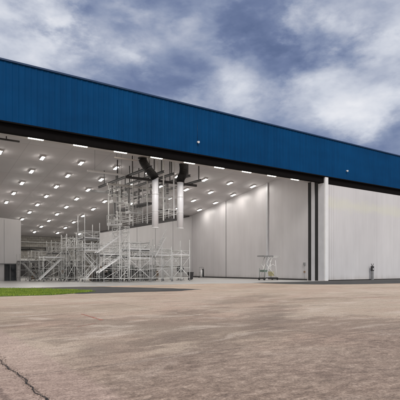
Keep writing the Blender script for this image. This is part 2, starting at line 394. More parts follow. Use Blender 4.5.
# right inner side wall in three lengths with trims between
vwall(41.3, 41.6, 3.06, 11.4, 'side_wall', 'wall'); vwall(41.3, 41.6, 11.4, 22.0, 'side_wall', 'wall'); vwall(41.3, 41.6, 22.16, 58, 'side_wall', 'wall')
vwall(41.36, 41.6, 22.0, 22.16, 'wall_joint', 'dark')
vwall(41.12, 41.3, 11.2, 11.6, 'wall_column', 'pil')
MB().box(41.2, 41.298, 3.2, 32.9, .01, .22).build('skirting', 'dark', H)
vwall(-26, -25.7, .5, 58, 'side_wall', 'wall'); vwall(75.7, 76, .5, 58, 'side_wall', 'wall')
MB().box(-26, 76, 58, 58.3, 0, CZ(58.3)).build('back_wall', 'block', H)
# the pillar with its sheet-metal return, and the parked leaf ends behind it
MB().box(41.3, 41.93, -.06, .22, 0, 14.2).build('pillar', 'white', H, .03)
MB().box(41.3, 41.93, .22, 1.2, 0, 13.43).build('pillar_return', 'pil', H)
MB().box(41.34, 41.9, 1.2, 1.82, 0, 13.86).build('leaf_seal', 'rubber', H)
MB().box(41.26, 41.9, 1.82, 2.42, 0, 13.86).build('leaf_edge', 'pil', H)
MB().box(41.34, 41.9, 2.42, 3.05, 0, 13.86).build('leaf_seal', 'rubber', H)
# closed leaves to the right
xs = [41.93, 53.2, 64.6, 75.95]
for i in range(3):
    a, c = xs[i], xs[i + 1]
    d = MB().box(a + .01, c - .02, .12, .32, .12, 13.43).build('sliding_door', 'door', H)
    MB().box(a + .01, c - .02, .13, .31, .01, .12).build('bottom_seal', 'rubber', d)
    MB().box(c - .02, c + .01, .16, .3, .01, 13.43).build('leaf_gap', 'grey', H)
MB().box(41.93, 75.95, .10, .22, 13.30, 13.43).build('guide_rail', 'black', H)
for x in (42.35, 42.75, 43.2): MB().box(x, x + .05, .09, .119, .15, 13.28).build('edge_batten', 'door', H)
for x in (43.9, 47.6, 57.5, 61.2): MB().box(x, x + .012, .112, .1195, .13, 13.29).build('panel_seam', 'pil', H)
# left end pier far outside the frame
MB().box(-26, -25.2, -.06, .5, 0, 14.2).build('pillar', 'pil', H)
# long thin steel rail under the ceiling at the far left, dark
t = thing('ceiling_rail', (-4, 3.6, 13.4), 'short dark steel rail hung under the soffit in the top left corner', 'rail')
MB().box(-9, 2.4, 3.5, 3.7, 13.62, 13.76).build('beam', 'dark', t)
for x in (-7, -3.4, 1.2): MB().box(x, x + .08, 3.56, 3.64, 13.76, 15.9).build('hanger', 'dark', t)

# fascia floodlights
for (x, z, lab) in ((20.25, 15.62, 'small white fitting with a thin conduit on the blue fascia, above the open doorway'),
                    (45.76, 15.55, 'small white fitting on the blue fascia, above the closed doors')):
    t = thing('wall_fitting', (x, -.06, z), lab, 'light fitting', 'fittings on the blue fascia')
    MB().box(x - .07, x + .07, -.14, -.06, z - .09, z + .09).build('bracket', 'white', t, .01)
    MB().tube((x, -.14, z), (x, -.32, z - .05), .09, 12, .13).build('lens', 'white', t)
    if x < 30: MB().tube((x, -.075, z + .1), (x, -.075, z + 2.2), .012, 6).build('conduit', 'cap', t)

# ---------------------------------------------------------------- lamps
def lamp(u, v, label):
    z = CZ(v); t = thing('ceiling_lamp', (u, v, z), label, 'ceiling lamp', 'ceiling lamps in rows under the hangar roof')
    b = MB(); b.hexa([(u - .19, v - .5, z - .2 + .07), (u + .19, v - .5, z - .2 + .07), (u + .19, v + .5, z - .2 - .07), (u - .19, v + .5, z - .2 - .07)],
                     [(u - .2, v - .55, z - .02 + .077), (u + .2, v - .55, z - .02 + .077), (u + .2, v + .55, z - .02 - .077), (u - .2, v + .55, z - .02 - .077)])
    b.build('housing', 'soff', t)
    b = MB(); b.hexa([(u - .15, v - .46, z - .24 + .065), (u + .15, v - .46, z - .24 + .065), (u + .15, v + .46, z - .24 - .065), (u - .15, v + .46, z - .24 - .065)],
                     [(u - .17, v - .48, z - .203 + .068), (u + .17, v - .48, z - .203 + .068), (u + .17, v + .48, z - .203 - .068), (u - .17, v + .48, z - .203 - .068)])
    b.build('diffuser', 'lamp', t)
FU, FV = math.sin(R(34.38)), math.cos(R(34.38))
def proj(u, v, z):
    x, y = u + 7.7, v + 41.4; dep = x * FU + y * FV; rt = x * FV - y * FU
    return 200 + 453 * rt / dep, 268.5 - 453 * (z - 1.7) / dep
for k in range(-1, 8):
    u = 7.1 + 4.66 * k
    for j in range(9):
        v = 13.05 + 5.0 * j; x, y = proj(u, v, CZ(v))
        if x < -3: continue
        if u > 22 and v > 31.5 and not (u < 26 and v > 50): continue      # behind the partition
        if k < 0 and j > 0: continue
        if k == 0 and j > 4: continue
        r = 8 - k
        lamp(u, v, ('ceiling lamp in the row next to the right wall, ' if r == 1 else 'ceiling lamp in the %s row from the right wall, ' % ORD[r]) +
             ('nearest the doorway' if j == 0 else '%s back from the doorway' % ORD[j + 1]))
for k in range(-1, 9):
    u = 3.5 + 4.26 * k
    x, y = proj(u, 2, 13.8)
    if x < -8: continue
    t = thing('strip_light', (u, 2.0, 13.8), 'long warm strip light under the door header, ' + ('nearest the pillar' if k == 8 else '%s from the pillar' % ORD[9 - k]), 'strip light', 'strip lights along the door header')
    MB().box(u - .72, u + .72, 1.88, 2.12, 13.80, 13.858).build('housing', 'white', t)
    MB().box(u - .68, u + .68, 1.90, 2.10, 13.71, 13.797).build('diffuser', 'strip', t)
# the unlit fitting and the long tube light hung lower
t = thing('hanging_tube_light', (13.2, 8, 12.7), 'long pale tube light hung below the ceiling, left of the black hoses', 'tube light')
MB().box(10.7, 15.7, 7.95, 8.2, 12.68, 12.86).build('housing', 'white', t, .02)
for x in (11.6, 14.9): MB().tube((x, 8.07, 12.86), (x, 8.07, CZ(8)), .012, 6).build('wire', 'dark', t)
t = thing('unlit_strip_fitting', (12.7, 2.6, 13.7), 'pale unlit batten just behind the door header, below a lit strip light', 'light fitting')
MB().box(11.9, 14.6, 3.3, 3.5, 13.42, 13.55).build('batten', 'soff', t)
for x in (12.2, 14.3): MB().tube((x, 3.4, 13.55), (x, 3.4, CZ(3.4)), .012, 6).build('wire', 'dark', t)

# ---------------------------------------------------------------- ducts with black hoses
def duct(px, pv, zt, zb, r, hp, label):
    t = thing('extraction_duct', (px, pv, zb), label, 'duct', 'white ducts hanging from black hoses')
    MB().tube((px, pv, zb), (px, pv, zt), r, 32).build('tube', 'duct', t)
    for z in (zb + .05, zb + (zt - zb) * .34, zb + (zt - zb) * .67, zt - .1):
        MB().tube((px, pv, z - .035), (px, pv, z + .035), r + .018, 32).build('band', 'alu', t)
    pts = []; rad = []; hp = [Vector(p) for p in hp]
    n = 44
    for i in range(n + 1):
        s = i / n * (len(hp) - 1); k = min(int(s), len(hp) - 2); f = s - k
        p0, p1, p2, p3 = hp[max(k - 1, 0)], hp[k], hp[k + 1], hp[min(k + 2, len(hp) - 1)]
        pts.append(.5 * ((2 * p1) + (p2 - p0) * f + (2 * p0 - 5 * p1 + 4 * p2 - p3) * f * f + (3 * p1 - p0 - 3 * p2 + p3) * f ** 3))
        rad.append(r * (1.36 if i % 2 else 1.14))
    MB().path(pts, rad, 24).build('hose', 'hose', t)
    MB().tube(tuple(hp[0]), (hp[0].x, hp[0].y, hp[0].z + .12), r * 1.35, 24).build('collar', 'dark', t)
duct(16.75, 3.2, 11.85, 6.2, .36, [(15.15, 3.2, 13.74), (15.35, 3.2, 13.3), (16.0, 3.2, 12.55), (16.55, 3.2, 12.05), (16.75, 3.2, 11.75)], 'left of two long white hanging ducts, its black hose slanting')
duct(20.05, 3.2, 11.75, 6.3, .36, [(20.45, 3.2, 13.74), (20.5, 3.2, 13.2), (20.4, 3.2, 12.6), (20.1, 3.2, 12.1), (20.05, 3.2, 11.65)], 'right of two long white hanging ducts, its black hose nearly upright')
# ---------------------------------------------------------------- suspended crane rails and platforms
ZR = 12.6
for i, (u, v0, v1) in enumerate(((15.6, 1.9, 17), (17.9, 3.3, 20), (19.4, 3.6, 20), (21.6, 3.5, 22), (24.2, 5, 24))):
    t = thing('overhead_rail', (u, (v0 + v1) / 2, ZR), ['dark overhead rail under the long tube light, leftmost of the five', 'dark overhead rail, second of five from the left', 'dark overhead rail, middle of the five, between the two hoses',
              'dark overhead rail, second of five from the right', 'dark overhead rail, rightmost of the five, behind the right duct'][i], 'rail', 'dark rails hung under the ceiling')
    b = MB().box(u - .1, u + .1, v0, v1, ZR + .18, ZR + .22).box(u - .1, u + .1, v0, v1, ZR - .04, ZR).box(u - .025, u + .025, v0, v1, ZR, ZR + .18)
    b.build('beam', 'dark', t)
    v = v0 + .5
    while v < v1:
        MB().box(u - .05, u + .05, v - .05, v + .05, ZR + .22, CZ(v) + .0).build('hanger', 'dark', t); v += 4.2
for i, v in enumerate((7.2, 12.6, 18.5)):
    t = thing('crane_bridge', (20, v, ZR - .3), ['grey crossbeam under the overhead rails, nearest the doorway', 'grey crossbeam under the overhead rails, middle of three', 'grey crossbeam under the overhead rails, farthest inside'][i], 'crossbeam', 'crossbeams hung from the overhead rails')
    MB().box(15.0, 25, v - .11, v + .11, ZR - .34, ZR - .06).build('beam', ['dark', 'galv', 'grey'][i], t)
    for u in (15.6, 17.9, 19.4, 21.6, 24.2): MB().box(u - .16, u + .16, v - .16, v + .16, ZR - .06, ZR - .042).build('trolley', 'dark', t)
def cage(u, v, zd, w, d, h, label, nm=2, mat='galv', ztop=ZR - .34):
    """suspended access platform: telescopic masts, deck, railings"""
    t = thing('suspended_platform', (u, v, zd), label, 'work platform', 'work platforms hung from the overhead rails')
    MB().box(u - w / 2, u + w / 2, v - d / 2, v + d / 2, zd - .12, zd).build('deck', 'alu', t)
    b = MB()
    for s in (-1, 1):
        for q in (-1, 1): b.tube((u + s * w / 2, v + q * d / 2, zd - .1), (u + s * w / 2, v + q * d / 2, zd + h), .035)
        b.tube((u + s * 0.0, v + s * d / 2, zd), (u, v + s * d / 2, zd + h), .03)
    for z in (zd + h, zd + h * .5):
        for s in (-1, 1):
            b.tube((u - w / 2, v + s * d / 2, z), (u + w / 2, v + s * d / 2, z), .032); b.tube((u + s * w / 2, v - d / 2, z), (u + s * w / 2, v + d / 2, z), .032)
    b.build('guard_rail', mat, t)
    for s in ((-1, 1) if nm == 2 else (0,)):
        x = u + s * w * .42; zm = (zd + ztop) / 2
        MB().box(x - .10, x + .10, v - .1, v + .1, zm - .4, ztop).build('mast', 'grey', t)
        MB().box(x - .065, x + .065, v - .065, v + .065, zd + .0, zm - .4).build('mast_extension', mat, t)
    for s in (-1, 1): MB().box(u + s * (w / 2 + .015) - .015, u + s * (w / 2 + .015) + .015, v - d / 2, v + d / 2, zd, zd + .2).build('toe_board', 'white', t)
    return t
cage(16.3, 12.6, 10.2, 1.5, 1.2, 1.7, 'pale suspended platform high on the left, close under the rails', 2, 'galv')
cage(16.0, 12.6, 7.3, 1.5, 1.3, 1.2, 'pale suspended platform low on the left, below the higher one', 1, 'galv', 10.1)
cage(18.7, 12.6, 9.0, 1.7, 1.3, 1.1, 'suspended platform between the left pair and the left duct, level with the duct middle')
cage(21.3, 9.0, 8.9, 1.0, .8, 1.1, 'small suspended platform between the two white ducts', 1)
cage(20.0, 7.2, 10.4, 1.6, 1.1, 1.2, 'suspended platform nearest the doorway, high beside the left duct')
cage(20.0, 18.5, 8.6, 2.4, 1.4, 1.2, 'suspended platform farthest inside, behind the left duct', 2, 'alu')

t = thing('suspended_dock', (19, 11, 7.5), 'long dark two level dock hung on pale masts between and behind the white ducts', 'hanging dock')
for (zd, va, vb, ua, ub) in ((7.45, 3.4, 21, 18.6, 19.7), (10.0, 9, 18, 18.7, 19.8)):
    MB().box(ua, ub, va, vb, zd - .2, zd).build('deck', 'dark', t)
    b = MB()
    for uu in (ua, ub):
        for q in (.5, 1.05): b.tube((uu, va, zd + q), (uu, vb, zd + q), .028, 6)
        v = va
        while v < vb: b.tube((uu, v, zd), (uu, v, zd + 1.05), .026, 6); v += 2.6
    for vv in (va, vb):
        for q in (.5, 1.05): b.tube((ua, vv, zd + q), (ub, vv, zd + q), .028, 6)
    b.build('guard_rail', 'alu', t)
for v in (4.4, 8.4, 12.4, 16.4, 20.4):
    for uu in (18.5, 19.9):
        MB().box(uu - .06, uu + .06, v - .06, v + .06, 7.25, CZ(v)).build('mast', 'alu' if uu > 19 else 'galv', t)
for v in (4.4, 12.4):
    b = MB(); z = 7.6
    while z < 10: b.tube((19.7, v + .3, z), (19.7, v + .75, z), .018, 5); z += .3
    for q in (.3, .75): b.tube((19.7, v + q, 7.5), (19.7, v + q, 11.0), .024, 6)
    b.build('ladder', 'alu', t)
t = thing('suspended_gantry', (22.5, 10, 9), 'open pale rectangular frame hung behind and between the two white ducts', 'gantry')
for (a, c, y, z0, z1) in ((20.9, 22.6, 8, 8.9, 12.3), (21.2, 22.8, 12, 9.6, 12.3)):
    for uu in (a, c): MB().box(uu - .05, uu + .05, y - .05, y + .05, z0, z1).build('post', 'galv', t)
    for z in (z0, (z0 + z1) / 2, z1 - .3): MB().box(a, c, y - .12, y - .05, z, z + .1).build('crosspiece', 'dark' if z == z0 else 'galv', t)
# partition closing the right rear of the bay, raked dark top rail
Pn = thing('partition_wall', (32, 33, 0), 'tall pale partition with a raked dark top edge behind the scaffolds', 'partition')
b = MB(); b.hexa([(22.3, 33, 0), (41.28, 33, 0), (41.28, 33.25, 0), (22.3, 33.25, 0)], [(22.3, 33, 8.0), (41.28, 33, 12.04), (41.28, 33.25, 12.04), (22.3, 33.25, 8.0)])
b.build('panel', 'part', Pn)
b = MB(); b.hexa([(22.2, 32.85, 7.9), (40.6, 32.85, 11.8), (40.6, 32.998, 11.8), (22.2, 32.998, 7.9)], [(22.2, 32.85, 8.15), (40.6, 32.85, 12.0), (40.6, 32.998, 12.0), (22.2, 32.998, 8.15)])
b.build('top_rail', 'dark', Pn)
for x in (25.5, 29.3, 33.1, 36.9): MB().box(x, x + .06, 32.97, 32.998, .02, 8.0 + (x - 22.3) * .2126 - .12).build('seam_cover', 'grey', Pn)
for x, w in ((27.4, 1.2), (31.2, 2.2)): MB().box(x, x + w, 32.96, 32.998, .02, 2.4).build('door', 'grey', Pn)
# left office block
O = thing('office_block', (0, 25, 0), 'plain pale office block inside the hangar at the far left, dark doorway below', 'office')
b = MB(); b.hexa([(-25, 25, 2.35), (7.4, 25, 2.35), (7.4, 40, 2.35), (-25, 40, 2.35)], [(-25, 25, 10.6), (7.4, 25, 8.45), (7.4, 40, 8.45), (-25, 40, 10.6)])
b.build('upper_wall', 'office', O)
MB().box(-25, 5.3, 25.25, 40, 0, 2.33).build('lower_wall', 'office', O)
MB().box(5.35, 6.85, 25.5, 25.6, 0, 2.3).build('door', 'glass', O)
MB().box(6.85, 7.35, 25.2, 40, 0, 2.33).build('end_pier', 'office', O)
MB().box(5.28, 5.36, 25.15, 25.5, 0, 2.33).build('frame', 'dark', O)
MB().box(6.05, 6.12, 25.44, 25.498, 0, 2.3).build('mullion', 'grey', O)
MB().box(-25, 7.42, 24.93, 25.0, 2.3, 2.42).build('sill_strip', 'grey', O)
for x in (-2, 1.6, 5.2): MB().box(x, x + .03, 24.985, 24.998, 2.45, 8.4).build('panel_joint', 'grey', O)

# ---------------------------------------------------------------- far end: openings, cable, fence
for i, (x, w) in enumerate(((14.6, 3.0), (18.1, 3.0), (21.6, 3.2), (25.4, 3.0))):
    t = thing('roller_door', (x, 57.9, 0), 'dark open roller doorway in the far block wall, %s from the left' % ORD[i + 1], 'roller door', 'dark doorways along the far wall')
    b = MB()
    for k in range(14): b.box(x, x + w, 57.93 + .01 * (k % 2), 57.985, .02 + k * .235, .02 + (k + 1) * .235 - .02)
    b.build('curtain', 'dark', t)
    b = MB().box(x - .12, x, 57.86, 57.995, 0, 3.4).box(x + w, x + w + .12, 57.86, 57.995, 0, 3.4).box(x, x + w, 57.86, 57.995, 3.3, 3.4)
    b.build('frame', 'grey', t); MB().box(x, x + w, 57.7, 57.995, 3.4, 3.75).build('roller_box', 'galv', t)
pts = []; rad = []
for i in range(41):
    x = 13.2 + i * .42; pts.append((x, 57.6, 5.45 + .28 * abs(math.sin(i * .23)) + .0)); rad.append(.14)
t = thing('cable_bundle', (20, 57.6, 5.5), 'thick dark sagging bundle of cables along the far block wall', 'cables')
MB().path(pts, rad, 8).build('cable', 'rubber', t)
MB().box(13, 30, 57.7, 57.98, 6.1, 6.2).build('tray', 'dark', t)
for x in (13.4, 16.6, 19.9, 23.2, 26.5, 29.5): MB().box(x, x + .07, 57.7, 57.98, 5.3, 6.1).build('bracket', 'dark', t)
t = thing('far_beam', (20, 57.5, 7.2), 'thin pale pipe running along the top of the far block wall', 'pipe')
MB().tube((8, 57.6, 7.25), (34, 57.6, 7.25), .07).build('pipe', 'galv', t)
t = thing('mesh_fence', (13.5, 46, 0), 'tall grey bar fence beside the office block in front of the far wall', 'fence')
for x in [9.8 + i * 2.1 for i in range(7)]:
    MB().box(x - .05, x + .05, 45.95, 46.05, 0, 2.9).build('post', 'galv', t)
for i in range(6):
    x0 = 9.85 + i * 2.1; b = MB()
    for z in (.25, 1.5, 2.78): b.tube((x0, 46, z), (x0 + 2, 46, z), .025, 6)
    for k in range(9): b.tube((x0 + .1 + k * .225, 46, .2), (x0 + .1 + k * .225, 46, 2.8), .014, 5)
    b.build('bar_panel', 'dark', t)

# ---------------------------------------------------------------- scaffold towers
def castor_mesh(name='castor'):
    b = MB().tube((-.03, 0, .1), (.03, 0, .1), .1, 16); b.box(-.05, .05, -.025, .025, .1, .2).tube((0, 0, .19), (0, 0, .34), .03)
    return b
CAST = None
def tower(u, v, w, d, top, levels, label, lift=2.0, decks=None, braces='front', stair=None, ladder=False, rail=True, bays=1, ext=None):
    global CAST
    t = thing('scaffold_tower', (u, v, 0), label, 'scaffold tower', 'aluminium scaffold towers standing inside the hangar')
    R_ = .046; A_, G_ = ('galv_dim', 'galv_dim') if v > 19 else ('alu', 'galv')  # deep towers take a darker tube copy, interior dimness put into its colour
    xs = [u + w * i / bays for i in range(bays + 1)]
    for i, x in enumerate(xs):
        for y in (v, v + d):
            h = top + (ext[i] if ext else 0)
            MB().tube((x, y, .3), (x, y, h), R_, 8).build('upright', A_, t)
            if CAST is None:
                CAST = MB(); CAST.v = []; c = castor_mesh(); c.v = [(a + x, b_ + y, z) for a, b_, z in c.v]; o = c.build('castor', 'grey', t)
                # make local so that copies may share the mesh
                for vt in o.data.vertices: vt.co = (vt.co.x + t.location.x - x, vt.co.y + t.location.y - y, vt.co.z)
                o.location = (x - u, y - v, 0); CAST = o
            else:
                o = CAST.copy(); COL.objects.link(o); o.parent = t; o.location = (x - u, y - v, 0)
            o.rotation_euler = (0, 0, random.uniform(0, 3))
    for z in levels:
        b = MB()
        for y in (v, v + d): b.tube((u, y, z), (u + w, y, z), .032, 6)
        for x in xs: b.tube((x, v, z), (x, v + d, z), .032, 6)
        b.build('ledger_frame', G_, t)
    for x in xs:          # rungs of the end frames
        b = MB(); z = .7
        while z < top - .2: b.tube((x, v + d * .25, z), (x, v + d * .75, z), .018, 5); z += .45
        for s in (.25, .75): b.tube((x, v + d * s, .5), (x, v + d * s, top - .2), .022, 5)
        b.build('rung_frame', G_, t)
    zs = sorted(levels)
    for i in range(len(zs) - 1):
        for k in range(bays):
            a, c = (xs[k], xs[k + 1]) if (i + k) % 2 == 0 else (xs[k + 1], xs[k])
            for y in ((v - .03, v + d + .03) if braces == 'both' else (v - .03,)):
                MB().tube((a, y, zs[i]), (c, y, zs[i + 1]), .028, 6).build('diagonal_brace', A_, t)
        y0, y1 = (v, v + d) if i % 2 == 0 else (v + d, v)
        MB().tube((u + w + .03, y0, zs[i]), (u + w + .03, y1, zs[i + 1]), .026, 6).build('diagonal_brace', A_, t)
    for z in (decks or []):
        MB().box(u + .03, u + w - .03, v - .01, v + d - .06, z + .03, z + .15).build('platform', 'dark' if int(z * 10 + u) % 2 else 'deck', t)
        MB().box(u + .02, u + w - .02, v - .02, v + .015, z + .155, z + .3).build('toe_board', A_, t)
        MB().box(u + .02, u + w - .02, v + d - .015, v + d + .02, z + .12, z + .3).build('toe_board', A_, t)
        if rail:
            b = MB()
            for q in (.55, 1.05):
                for y in (v, v + d): b.tube((u, y, z + q), (u + w, y, z + q), .027, 6)
                for x in (u, u + w): b.tube((x, v, z + q), (x, v + d, z + q), .027, 6)
            b.build('guard_rail', A_, t)
    if stair:
        for (xa, za, xb, zb_, y) in stair:
            b = MB()
            for yy in (y, y + .75):
                b.hexa([(xa, yy, za - .1), (xa, yy + .05, za - .1), (xb, yy + .05, zb_ - .1), (xb, yy, zb_ - .1)],
                       [(xa, yy, za + .1), (xa, yy + .05, za + .1), (xb, yy + .05, zb_ + .1), (xb, yy, zb_ + .1)])
            n = max(3, int(abs(zb_ - za) / .25))
            for k in range(1, n):
                f = k / n; xx = xa + (xb - xa) * f; zz = za + (zb_ - za) * f; b.box(xx - .12, xx + .12, y + .05, y + .75, zz - .02, zz + .02)
            b.build('stair_flight', A_, t)
            b = MB(); b.tube((xa, y - .02, za + 1), (xb, y - .02, zb_ + 1), .027, 6)
            for f in (.05, .5, .95): b.tube((xa + (xb - xa) * f, y - .02, za + (zb_ - za) * f), (xa + (xb - xa) * f, y - .02, za + (zb_ - za) * f + 1), .022, 6)
            b.build('handrail', A_, t)
    if ladder:
        b = MB()
        for s in (0, .45): b.tube((u + w * .5 + s, v - .12, .3), (u + w * .5 + s, v - .12, top), .028, 6)
        z = .5
        while z < top: b.tube((u + w * .5, v - .12, z), (u + w * .5 + .45, v - .12, z), .02, 5); z += .3
        b.build('ladder', A_, t)
    return t
tower(8.6, 18, 2.6, 2.2, 3.3, [.45, 1.7, 2.95], 'low scaffold tower at the far left with a bright white platform edge', decks=[2.95], rail=False, stair=[(7.9, .3, 10.6, 2.9, 17.1)])
tower(10.8, 15.6, 2.0, 2.2, 6.1, [.45, 2.3, 4.2, 5.6], 'slim tall scaffold tower right of the low one with a white platform', decks=[4.2], braces='both', bays=2, ext=[0, -.5, .3])
tower(11.7, 11.6, 1.9, 2.4, 6.4, [.45, 2.0, 3.7, 5.2, 6.1], 'tallest scaffold tower, with two posts rising above everything', decks=[3.7, 5.2], ext=[1.9, .9], braces='both', stair=[(11.9, .4, 13.4, 2.0, 11.8), (13.4, 2.0, 11.9, 3.7, 12.9)])
tower(13.9, 11.0, 2.3, 2.4, 5.0, [.45, 1.7, 3.2, 4.6], 'wide scaffold bay with two rising stair flights, left of the ladder tower', decks=[3.2], rail=True,
      stair=[(12.9, 1.2, 15.9, 3.2, 10.2), (12.7, 3.6, 15.9, 5.9, 10.2)])
tower(15.35, 9.6, 1.3, 2.2, 6.9, [.45, 1.9, 3.4, 4.9, 6.2, 6.85], 'narrow tall ladder tower with a flat top, in front of the middle', ladder=True, braces='both')
tower(16.9, 10.0, 2.8, 2.4, 5.1, [.45, 1.6, 2.8, 3.9, 5.0], 'wide scaffold tower just right of the ladder tower, several rails high', decks=[2.8, 3.9], bays=2, ext=[.1, -.2, .2], rail=True)
tower(20.0, 10.0, 2.9, 2.4, 4.4, [.45, 1.7, 3.2, 4.2], 'scaffold tower with a steep pale stair under the two ducts', decks=[3.2], bays=2, ext=[.3, 1.2, .2],
      stair=[(20.0, 3.2, 21.6, 5.8, 9.1)])
tower(23.2, 10.2, 2.7, 2.4, 4.2, [.45, 1.8, 3.3, 4.1], 'rightmost scaffold tower, an open frame next to the bare side wall', decks=[3.3], bays=2, ext=[-.3, -.1, 1.4], braces='front', rail=False)
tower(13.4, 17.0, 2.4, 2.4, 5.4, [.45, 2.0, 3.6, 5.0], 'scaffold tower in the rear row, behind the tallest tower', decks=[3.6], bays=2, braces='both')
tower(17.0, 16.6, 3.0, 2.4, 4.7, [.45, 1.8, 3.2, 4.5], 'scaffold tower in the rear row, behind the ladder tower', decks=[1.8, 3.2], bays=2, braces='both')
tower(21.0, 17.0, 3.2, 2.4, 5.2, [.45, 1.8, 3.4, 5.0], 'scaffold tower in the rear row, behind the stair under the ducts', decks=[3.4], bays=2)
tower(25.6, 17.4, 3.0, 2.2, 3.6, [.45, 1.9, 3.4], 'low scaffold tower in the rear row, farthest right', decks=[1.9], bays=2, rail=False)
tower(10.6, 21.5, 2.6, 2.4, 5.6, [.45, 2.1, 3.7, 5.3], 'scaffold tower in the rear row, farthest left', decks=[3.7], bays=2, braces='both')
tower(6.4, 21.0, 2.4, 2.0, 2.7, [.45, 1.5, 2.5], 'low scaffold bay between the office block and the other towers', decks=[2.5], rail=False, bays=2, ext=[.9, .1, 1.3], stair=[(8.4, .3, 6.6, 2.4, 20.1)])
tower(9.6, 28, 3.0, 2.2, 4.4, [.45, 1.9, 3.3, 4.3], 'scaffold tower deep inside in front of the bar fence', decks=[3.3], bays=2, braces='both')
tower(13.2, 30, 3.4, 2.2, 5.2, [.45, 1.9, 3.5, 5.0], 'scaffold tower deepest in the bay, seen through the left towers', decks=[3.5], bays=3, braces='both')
# white edge board lying on the low tower
t = thing('white_plank', (9.9, 18, 3.1), 'bright white plank lying along the front edge of the low tower platform', 'plank')
MB().box(8.7, 11.2, 17.62, 17.9, 3.06, 3.2).build('board', 'white', t); MB().box(8.7, 11.2, 17.66, 17.9, 3.2, 3.22).build('edge_strip', 'alu', t)

# ---------------------------------------------------------------- equipment on the floor
def cabinet(u, v, w, d, h, label, mat='dark', n=5):
    t = thing('tool_cabinet', (u, v, 0), label, 'tool cabinet', 'tool cabinets under the scaffolds')
    MB().box(u, u + w, v, v + d, .16, h).build('body', mat, t, .015)
    for i in range(n):
        z0 = .2 + (h - .26) * i / n
        dr = MB().box(u + .04, u + w - .04, v - .02, v - .002, z0 + .015, z0 + (h - .26) / n - .015).build('drawer', mat, t)
        MB().box(u + w * .25, u + w * .75, v - .05, v - .022, z0 + (h - .26) / n * .6, z0 + (h - .26) / n * .6 + .025).build('handle', 'alu', dr)
    for x in (u + .08, u + w - .08):
        for y in (v + .08, v + d - .08): MB().tube((x - .025, y, .08), (x + .025, y, .08), .08, 12).box(x - .03, x + .03, y - .02, y + .02, .08, .162).build('castor', 'rubber', t)
cabinet(14.2, 14.6, 1.3, .7, 1.5, 'dark tool cabinet under the wide scaffold bay with stairs')
cabinet(16.2, 13.8, 1.6, .7, 1.25, 'long dark tool cabinet behind the foot of the ladder tower')
cabinet(18.5, 14.2, 1.1, .7, 1.7, 'tall dark tool cabinet behind the wide tower right of the ladder tower')
cabinet(21.7, 14.4, 1.3, .7, 1.3, 'dark tool cabinet between the foot of the pale stair and the drum fan', 'grey')
cabinet(12.6, 20.2, 1.2, .7, 1.6, 'dark tool cabinet behind the tallest tower', 'dark')
def rack(u, v, w, h, n, label, seed):
    rg = random.Random(seed)
    t = thing('storage_rack', (u, v, 0), label, 'storage rack', 'loaded racks behind the scaffolds')
    for x in (u, u + w):
        for y in (v, v + .8): MB().box(x - .04, x + .04, y - .04, y + .04, 0, h).build('upright', 'grey', t)
    for k in range(n):
        z = .15 + k * (h - .3) / n; sh = MB().box(u + .04, u + w - .04, v, v + .8, z, z + .06).build('shelf', 'grey', t)
        x = u + .1
        while x < u + w - .5:
            ww = rg.uniform(.3, .7); hh = rg.uniform(.25, (h - .3) / n - .15)
            MB().box(x, min(x + ww, u + w - .06), v + .05, v + .7, z + .062, z + .06 + hh).build('box', rg.choice(['dark', 'rubber', 'dark', 'brown', 'grey', 'green']), sh); x += ww + .05
    return t
rack(15.0, 15.6, 2.6, 2.3, 3, 'loaded dark storage rack behind the bay with two stair flights', 1)
rack(18.0, 20.4, 2.8, 2.6, 3, 'loaded dark storage rack behind the rear scaffold, left of the ducts', 2)
rack(20.6, 14.9, 2.6, 1.7, 2, 'low loaded storage rack behind the steep pale stair', 3)
rack(22.2, 20.6, 2.8, 2.3, 3, 'loaded dark storage rack behind the rear scaffold, right of the crate', 4)
rack(12.4, 23.2, 2.8, 2.5, 3, 'loaded dark storage rack deep behind the tallest tower', 5)
rack(8.6, 24.4, 2.6, 2.2, 3, 'loaded dark storage rack beside the office block end', 6)
def crate(u, v, w, d, h, label):
    t = thing('timber_crate', (u, v, 0), label, 'crate', 'timber crates on the hangar floor')
    MB().box(u, u + w, v, v + d, .12, h).build('box', 'brown', t)
    for x in (u + .05, u + w - .15): MB().box(x, x + .1, v, v + d, 0, .12).build('skid', 'brown', t)
    for x in (u, u + w / 2 - .05, u + w - .1): MB().box(x, x + .1, v - .025, v - .002, .12, h).build('batten', 'brown', t)
crate(15.2, 18.4, 1.4, 1.0, 1.1, 'timber crate in the gloom behind the ladder tower')
crate(25.6, 21.0, 1.5, 1.0, 1.3, 'timber crate in the rear between the last two scaffolds')
# drums
for i, (u, v) in enumerate(((16.6, 15.9 + 4.2), (17.3, 20.3))):
    t = thing('steel_drum', (u, v, 0), ['dark oil drum behind the wide tower, left of the pair', 'dark oil drum behind the wide tower, right of the pair'][i], 'drum', 'oil drums in the rear of the bay')
    MB().tube((u, v, 0), (u, v, .88), .29, 24).build('shell', 'green', t)
    for z in (.02, .3, .6, .87): MB().tube((u, v, z - .015), (u, v, z + .015), .305, 24).build('hoop', 'dark', t)
